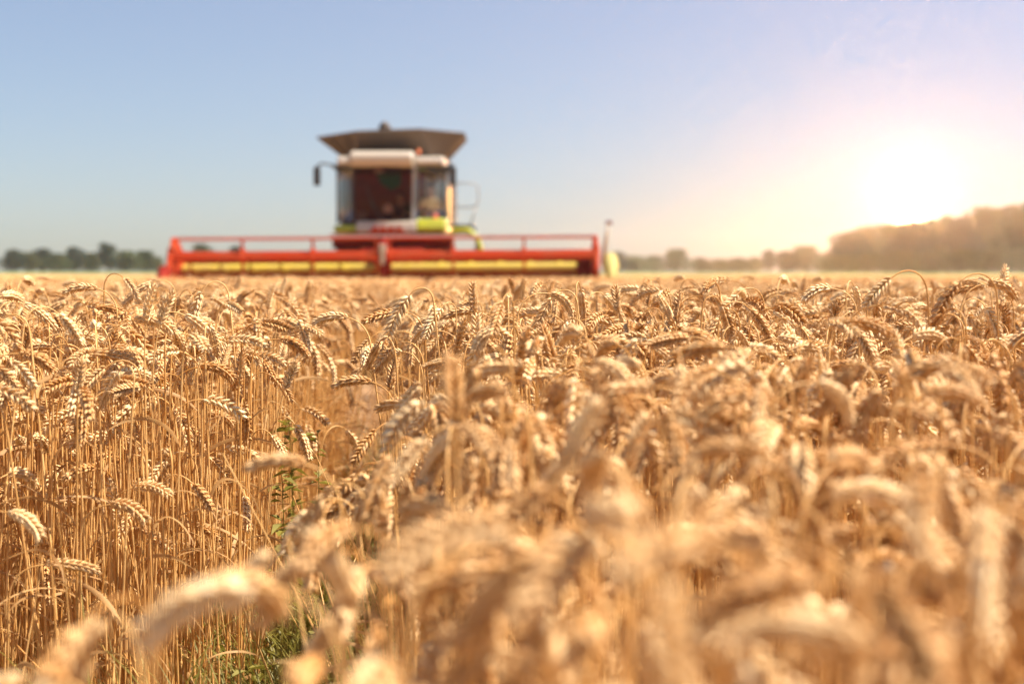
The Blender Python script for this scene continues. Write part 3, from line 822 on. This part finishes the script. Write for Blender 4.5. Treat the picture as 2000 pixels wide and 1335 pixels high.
    for k in range(6): q.box((1.97 + .02 * k, .75, zb - .35 - k * .26), (.14, .4, .03))
    q.build('ladder', M['dark'], root)
    q = MB(); q.tube([(1.30, -.1, zc(462)), (1.52, -.3, zc(452)), (1.80, -.4, zc(452)), (2.02, -.45, zc(464)), (2.13, -.5, zc(492)), (2.1, -.5, zc(500))], [.07, .085, .085, .08, .07, .06], 10)
    tag(q.build('curved_spout', M['lime'], root, smooth=True), 'curved lime pipe beside the cab')
    q = MB(); q.tube([(-1.32, 2.4, 3.2), (-1.35, 7.6, 3.4), (-1.35, 8.2, 3.1)], .17, 14); q.build('unloading_auger', M['lime'], root, smooth=True)
    q = MB(); q.tube([(.9, 5.8, 3.5), (.9, 5.8, 4.0)], .07, 10); q.build('exhaust_pipe', M['steel'], root)
    # ---- header
    px = lambda p: (p - 1000) / 84.95 - CX
    xL, xR = px(336), px(1164)     # end plates
    XC = px(747)
    hy = -2.25
    hd = MB()
    hd.prism([(hy + 1.15, zh(540) - .35), (hy + 1.15, zh(505)), (hy + 1.22, zh(505)), (hy + 1.22, zh(540) - .35)], 'x', xL, xR)     # back sheet
    hd.box(((xL + xR) / 2, hy + .3, zh(540) - .38), (xR - xL, 1.8, .05))
    hd.box(((xL + xR) / 2, hy + 1.20, zh(505) + .02), (xR - xL, .16, .14))
    head = hd.build('header', M['dark_red'], root, 0.01); head.rotation_euler = (0, R(-0.33), 0)
    for x, s in ((xL, -1), (xR, 1)):
        q = MB(); q.prism([(hy - .75, zh(540) - .38), (hy - .35, zh(514)), (hy + .15, zh(462)), (hy + .45, zh(461)), (hy + 1.2, zh(500)), (hy + 1.2, zh(540) - .38)], 'x', x - .05, x + .05)
        q.box((x, hy + .05, zh(497)), (.16, .3, .34)); q.build('end_plate', M['red'], head, 0.02)
    q = MB(); q.tube([(xL - .16, hy + .3, zh(503)), (xL + .02, hy + .3, zh(503))], .17, 14); q.box((xL - .12, hy + .5, zh(512)), (.14, .5, .28)); q.build('drive_unit', M['dark'], head, 0.02)
    # crop dividers
    q = MB(); q.tube([(xR + .32, hy - .2, zh(508)), (xR + .28, hy - .75, zh(520)), (xR + .25, hy - 1.5, zh(565))], [.15, .17, .05], 12)
    q.ball((xR + .32, hy - .2, zh(524)), .19, 12, 8, (1, 1.3, 1)); tag(q.build('crop_divider', M['pale'], head, smooth=True), 'pale yellow rounded divider at the right header end')
    q = MB(); q.tube([(xL - .05, hy - .5, zh(528)), (xL - .03, hy - 1.5, zh(565))], [.16, .04], 10); q.build('crop_divider', M['dark_red'], head, smooth=True)
    q = MB(); q.tube([(xR + .16, hy + .1, zh(520)), (xR + .24, hy + .1, zh(470)), (xR + .31, hy + .1, zh(440))], [.055, .05, .04], 8); mk = q.build('marker_post', M['white'], head, smooth=True)
    q = MB(); q.box((xR + .31, hy + .1, zh(439)), (.14, .05, .11)); q.build('marker_flag', M['dark_red'], mk, 0.01)
    # feed auger with flights (two runs)
    for a0, a1, dr in ((xL + .1, XC - .12, 1), (XC + .12, xR - .42, -1)):
        q = MB(); zA = zh(525); q.cyl((a0, hy + .72, zA), (a1, hy + .72, zA), .135, 18)
        n = int((a1 - a0) / .04); vs = []; fs = []
        for i in range(n + 1):
            x = a0 + (a1 - a0) * i / n; an = dr * x * 9.0
            for rr in (.132, .17): vs.append((x, hy + .72 + rr * math.cos(an), zA + rr * math.sin(an)))
            if i: k = 2 * i; fs.append((k - 2, k - 1, k + 1, k))
        q.add(vs, fs); q.build('feed_auger', M['yellow'], head)
    # reel in two halves
    def reel(x0, x1, arms):
        cz = zh(499); cy = hy - .05; rad = .39
        t = MB(); t.cyl((x0, cy, cz), (x1, cy, cz), .118, 18)
        tube = t.build('reel', M['red'], head, smooth=False)
        ang0 = R(96)
        for k in range(4):
            an = ang0 + k * math.pi / 2; y = cy + rad * math.cos(an); z = cz + rad * math.sin(an)
            q = MB(); q.cyl((x0, y, z), (x1, y, z), .026, 8)
            n = int((x1 - x0) / .15)
            for i in range(n):
                x = x0 + .07 + i * .15
                q.tube([(x, y, z), (x, y - .03, z - .10), (x, y + .02, z - .2)], .0035, 3, cap=False)
            q.build('reel_bat', M['red'] if math.sin(an) > -.3 else M['dark_red'], tube)  # lowest bat takes the darker red: underside shade put into its colour
        for x in arms:
            q = MB()
            for k in range(4):
                an = ang0 + k * math.pi / 2
                q.box((x, cy + rad * .5 * math.cos(an), cz + rad * .5 * math.sin(an)), (.05, rad, .11), (an, 0, 0))
            q.cyl((x - .05, cy, cz), (x + .05, cy, cz), .17, 16)
            q.build('reel_arm', M['red'], tube)
    reel(xL + .08, XC - .13, [px(475), px(612), px(735)])
    reel(XC + .13, xR - .08, [px(762), px(885), px(1023)])
    # middle support arm between the reel halves
    q = MB(); q.prism([(hy - .25, zh(500)), (hy - .2, zh(476)), (hy + .9, zh(462)), (hy + 1.3, zh(480)), (hy + 1.2, zh(492)), (hy + .2, zh(515)), (hy - .2, zh(540))], 'x', XC - .07, XC + .07)
    q.build('reel_support', M['dark_red'], head, 0.02)
    q = MB(); q.box((XC + .03, hy - .32, zh(487)), (.15, .12, .2)); q.box((XC + .02, hy - .30, zh(505)), (.10, .12, .28)); q.build('reel_gearbox', M['white'], head, 0.02)
    # rail above the reel
    q = MB(); q.cyl((xL, hy + .4, zh(461)), (xR, hy + .4, zh(461)), .018, 8); q.build('hydraulic_pipe', M['grey'], head)
    return root, zb
root, zb = combine()

# ------------------------------------------------------------------ people in the cab
def skin_obj(name, joints, bones, m, parent, sub=2):
    """joints: (point, radius); one continuous skinned surface"""
    me = bpy.data.meshes.new(name); me.from_pydata([j[0] for j in joints], bones, []); me.update(); me.materials.append(m)
    o = bpy.data.objects.new(name, me); col.objects.link(o); o.parent = parent
    md = o.modifiers.new('skin', 'SKIN'); md.use_smooth_shade = True
    if not me.skin_vertices: bpy.context.view_layer.update()
    for i, j in enumerate(joints):
        rr = j[1] if isinstance(j[1], tuple) else (j[1], j[1]); me.skin_vertices[0].data[i].radius = rr
    me.skin_vertices[0].data[0].use_root = True
    s = o.modifiers.new('smooth', 'SUBSURF'); s.levels = sub; s.render_levels = sub
    return o
def sitter(loc, rz, label, shirt, legs, hair_m, cap=None, reach=True):
    p = empty('person', loc, rz); tag(p, label, 'person')
    # local: seat surface at z=0, facing -y
    J = [((0, 0, .10), (.15, .11)), ((0, .02, .28), (.14, .10)), ((0, .03, .45), (.155, .105)), ((0, .02, .53), (.08, .07)), ((0, .0, .60), (.055, .055)),
         ((0, -.015, .70), (.075, .088)), ((0, -.01, .79), (.078, .092)), ((0, 0, .86), (.045, .055)), ((0, -.105, .725), .014)]
    Bn = [(0, 1), (1, 2), (2, 3), (3, 4), (4, 5), (5, 6), (6, 7), (5, 8)]
    for s in (-1, 1):
        hand = (s * .15, -.46, .38) if reach else (s * .12, -.34, .14)
        el = (s * .27, -.14, .24)
        k = len(J)
        J += [((s * .17, .03, .47), .062), (el, .044), (hand, (.030, .022)), ((hand[0], hand[1] - .06, hand[2] - .01), (.040, .018))]
        Bn += [(2, k), (k, k + 1), (k + 1, k + 2), (k + 2, k + 3)]
        for q in range(4):
            x = hand[0] + (q - 1.5) * .019; n = len(J); l = (.055, .065, .06, .045)[q]
            J += [((x, hand[1] - .06 - l * .6, hand[2] - .015), .009), ((x, hand[1] - .06 - l * .9, hand[2] - .045), .008)]
            Bn += [(k + 3, n), (n, n + 1)]
        n = len(J); J += [((hand[0] - s * .045, hand[1] - .04, hand[2] - .03), .010), ((hand[0] - s * .055, hand[1] - .075, hand[2] - .045), .009)]
        Bn += [(k + 2, n), (n, n + 1)]
        k = len(J)
        J += [((s * .10, -.08, .08), .085), ((s * .13, -.42, .08), .065), ((s * .13, -.48, -.36), .045), ((s * .13, -.60, -.40), .035)]
        Bn += [(0, k), (k, k + 1), (k + 1, k + 2), (k + 2, k + 3)]
    skin_obj('body', J, Bn, M['skin'], p)
    T = [((0, 0, .06), (.165, .125)), ((0, .02, .28), (.155, .115)), ((0, .03, .45), (.17, .118)), ((0, .02, .525), (.09, .08))]
    Tb = [(0, 1), (1, 2), (2, 3)]
    for s in (-1, 1):
        k = len(T); T += [((s * .18, .03, .47), .073), ((s * .235, -.07, .34), .058)]; Tb += [(2, k), (k, k + 1)]
    skin_obj('shirt', T, Tb, shirt, p)
    Lg = [((0, 0, .06), (.15, .115)), ((0, -.01, .0), (.12, .1))]; Lb = [(0, 1)]
    for s in (-1, 1):
        k = len(Lg); Lg += [((s * .10, -.08, .08), .097), ((s * .13, -.42, .08), .076), ((s * .13, -.475, -.30), .056)]; Lb += [(0, k), (k, k + 1), (k + 1, k + 2)]
    skin_obj('trousers', Lg, Lb, legs, p)
    h = MB(); h.ball((0, .018, .80), .098, 14, 10, (.90, 1.0, .95)); h.build('hair', hair_m, p, smooth=True)
    e = MB()
    for s in (-1, 1): e.ball((s * .032, -.088, .755), .010, 8, 6)
    e.build('eyes', M['dark'], p, smooth=True)
    mo = MB(); mo.ball((0, -.093, .668), .018, 8, 6, (1.3, .4, .35)); mo.build('mouth', M['shirt_r'], p, smooth=True)
    er = MB()
    for s in (-1, 1): er.ball((s * .082, .0, .735), .022, 8, 6, (.4, .7, 1.2))
    er.build('ears', M['skin'], p, smooth=True)
    return p
def in_cab(x, y, z):
    a = YAW; return (CX + x * math.cos(a) - y * math.sin(a), CY + x * math.sin(a) + y * math.cos(a), z)
sitter(in_cab(.10, .45, 2.13), YAW, 'driver in a maroon shirt seated behind the windscreen', M['shirt_d'], M['dark'], M['hair'])
sitter(in_cab(.87, .28, 2.33), YAW, 'dark haired passenger in a yellow top by the right cab window', M['shirt_y'], M['shirt_r'], M['hair'], reach=False)

# ------------------------------------------------------------------ trees
def tree_mesh(seed, h, w, lobes, leaf, n, base=0.12):
    r = random.Random(seed); cr = MB(); tk = MB()
    tk.tube([(0, 0, 0), (r.uniform(-.02, .02) * h, 0, h * .25), (r.uniform(-.04, .04) * h, r.uniform(-.03, .03) * h, h * .5), (0, 0, h * .8)], [h * .028, h * .022, h * .015, h * .004], 8)
    cs = []
    for i in range(lobes):
        t = (i + .5) / lobes; z = h * (base + .08 + (0.80 - base) * t + r.uniform(-.04, .04)); wr = w * .5 * math.sin(math.pi * min(.93, .22 + .72 * t)) ** .8
        a = i * 2.4 + r.uniform(-.5, .5); q = r.uniform(.15, .75)
        c = Vector((wr * q * math.cos(a), wr * q * math.sin(a), z)); rad = w * r.uniform(.17, .27); cs.append((c, rad))
        tk.tube([(0, 0, z * .7), c.lerp(Vector((0, 0, z * .85)), .4), c], [h * .010, h * .007, h * .002], 5)
    cs.append((Vector((0, 0, h * .86)), w * .16))
    vs = []; fs = []
    for _ in range(n):
        c, rad = r.choice(cs)
        d = Vector((r.gauss(0, 1), r.gauss(0, 1), r.gauss(0, 1))).normalized() * (rad * r.uniform(.45, 1.0) ** .6 * r.uniform(.85, 1.15))
        p = c + Vector((d.x, d.y, d.z * .85)); 
        if p.z < h * base * .6 or p.z > h * 1.01: continue
        u = Vector((r.gauss(0, 1), r.gauss(0, 1), r.gauss(0, .6))).normalized(); v = u.orthogonal().normalized()
        s = leaf * r.uniform(.6, 1.4); k = len(vs)
        vs += [p - u * s, p + v * s * .6, p + u * s, p - v * s * .6]; fs.append((k, k + 1, k + 2, k + 3))
    cr.add(vs, fs)
    return tk, cr
TV = {}
for key, m, prm in (('round', M['fol_a'], (1, 1.0, .95, 15, .035, 2600)), ('broad', M['fol_b'], (2, 1.0, 1.5, 20, .042, 3200)), ('tall', M['fol_a'], (3, 1.0, .62, 13, .03, 2600)),
                    ('loose', M['fol_c'], (4, 1.0, 1.1, 17, .04, 2400)), ('spire', M['fol_b'], (5, 1.0, .42, 12, .028, 2200)), ('bush', M['fol_c'], (6, 1.0, 2.3, 18, .06, 2200, .02))):
    tk, cr = tree_mesh(*prm)
    TV[key] = (tk.mesh('trunk', M['bark'], True), cr.mesh('crown', m), {'round': .95, 'broad': 1.5, 'tall': .62, 'loose': 1.1, 'spire': .42, 'bush': 2.3}[key])
def tree(px, top, D, kind, label, group, wpx=None):
    tkm, crm, asp = TV[kind]
    w = at(px, top, D); z0 = rise(0, D) - .05; h = w.z - z0
    t = empty('bush' if kind == 'bush' else 'tree', (w.x, w.y, z0), rng.uniform(0, 6.28))
    sx = h if not wpx else (wpx / F_PX * D) / asp
    t.scale = (sx, sx, h)
    for nm, me in (('trunk', tkm), ('crown', crm)):
        o = bpy.data.objects.new(nm, me); col.objects.link(o); o.parent = t
    tag(t, label, 'bush' if kind == 'bush' else 'tree', group)
G1 = 'trees on the left horizon'; G2 = 'low trees on the right horizon'; G3 = 'wood behind the low sun'
LEFT = [(28, 487, 'round', 46, 'first dark round tree from the left edge of the horizon'), (58, 492, 'loose', 44, 'low tree right of the first dark round tree on the left horizon'),
        (84, 485, 'round', 44, 'second dark round tree from the left horizon end'), (115, 495, 'broad', 50, 'low broad tree in the dip left of the third round tree'),
        (146, 482, 'round', 42, 'dark domed tree left of the tallest tree on the left horizon'), (178, 494, 'broad', 46, 'low broad tree in the dip just left of the tallest left tree'),
        (212, 474, 'tall', 38, 'tallest narrow dark tree on the left horizon'), (246, 490, 'broad', 56, 'flat topped tree right of the tallest left tree'),
        (284, 490, 'broad', 50, 'flat topped tree nearest the left end of the header'), (394, 477, 'broad', 44, 'dark tree seen through the left bay of the reel'),
        (352, 497, 'loose', 44, 'low tree just behind the left header end plate'), (462, 480, 'round', 36, 'dark tree seen beside the second reel arm'), (430, 499, 'broad', 50, 'low broad tree behind the reel left bay')]
for i, (px, top, k, w, lab) in enumerate(LEFT): tree(px, top, 205 + (i % 3) * 9, k, lab, G1, w * 1.25)
tree(312, 502, 198, 'bush', 'light green bush just left of the header end', None, 26)
MID = [(1206, 491, 'round', 40, 'dark tree just right of the header marker post'), (1240, 500, 'broad', 52, 'low tree between the header post and the square topped tree'),
       (1278, 499, 'broad', 46, 'low tree joined to the left side of the square topped tree'), (1322, 486, 'broad', 54, 'square topped tree on the right horizon'),
       (1368, 503, 'loose', 46, 'low tree joined to the right side of the square topped tree'), (1404, 506, 'broad', 46, 'lowest tree in the wide dip of the right horizon'),
       (1440, 504, 'broad', 46, 'low tree right of the lowest dip on the right horizon'), (1472, 502, 'loose', 40, 'low tree left of the small pointed tree'),
       (1501, 487, 'tall', 30, 'small pointed tree left of the wide domed tree'), (1535, 490, 'round', 48, 'tree forming the left shoulder of the wide domed tree'),
       (1572, 481, 'broad', 66, 'wide domed tree just left of the tall wood'), (1618, 492, 'loose', 50, 'low tree in the notch before the tall wood')]
for i, (px, top, k, w, lab) in enumerate(MID): tree(px, top, 290 + (i % 3) * 14, k, lab, G2, w * 1.3)
WOOD = [(1660, 452, 'round', 80, 'leftmost sloping tree of the tall wood'), (1692, 442, 'loose', 80, 'second tree of the tall wood from its left end'), (1736, 440, 'broad', 100, 'tree of the tall wood left of the low sun'),
        (1782, 432, 'round', 90, 'tree of the tall wood right under the low sun'), (1816, 428, 'loose', 80, 'tree just left of the spire shaped tree in the wood'),
        (1846, 412, 'spire', 46, 'spire shaped tree rising right of the low sun'), (1878, 424, 'round', 80, 'tree in the dip right of the spire shaped tree'),
        (1922, 406, 'broad', 100, 'tall broad tree left of the tallest tree at the right edge'), (1962, 404, 'round', 96, 'tallest domed tree near the right edge'),
        (2010, 400, 'broad', 110, 'tree cut by the right edge of the photo'), (2070, 396, 'round', 110, None)]
for i, (px, top, k, w, lab) in enumerate(WOOD):
    if lab: tree(px, top, 262 + (i % 3) * 11, k, lab, G3, w * 1.25)
# undergrowth closing the foot of the wood
UG = [(1640, 500), (1700, 495), (1760, 490), (1820, 492), (1880, 488), (1940, 490), (2000, 486)]
for i, (px, top) in enumerate(UG):
    tree(px, top, 250 + (i % 2) * 6, 'bush', 'low bush at the foot of the tall wood, %s along from its left end' % ('first', 'second', 'third', 'fourth', 'fifth', 'sixth', 'seventh')[i], 'bushes at the foot of the wood', 100)

# ------------------------------------------------------------------ haze
def haze():
    b = MB(); b.box((0, 270, 7.5), (900, 580, 17.0)); o = b.build('haze', None)
    m = bpy.data.materials.new('haze'); m.use_nodes = True; nt = m.node_tree; nt.nodes.remove(nt.nodes['Principled BSDF'])
    v = nt.nodes.new('ShaderNodeVolumePrincipled'); v.inputs['Color'].default_value = (.84, .92, 1.0, 1)
    v.inputs['Density'].default_value = 0.00055; v.inputs['Anisotropy'].default_value = 0.87
    nt.links.new(v.outputs[0], nt.nodes['Material Output'].inputs['Volume'])
    o.data.materials.append(m); tag(o, 'thin warm summer haze over the whole field', 'haze', kind='stuff')
haze()
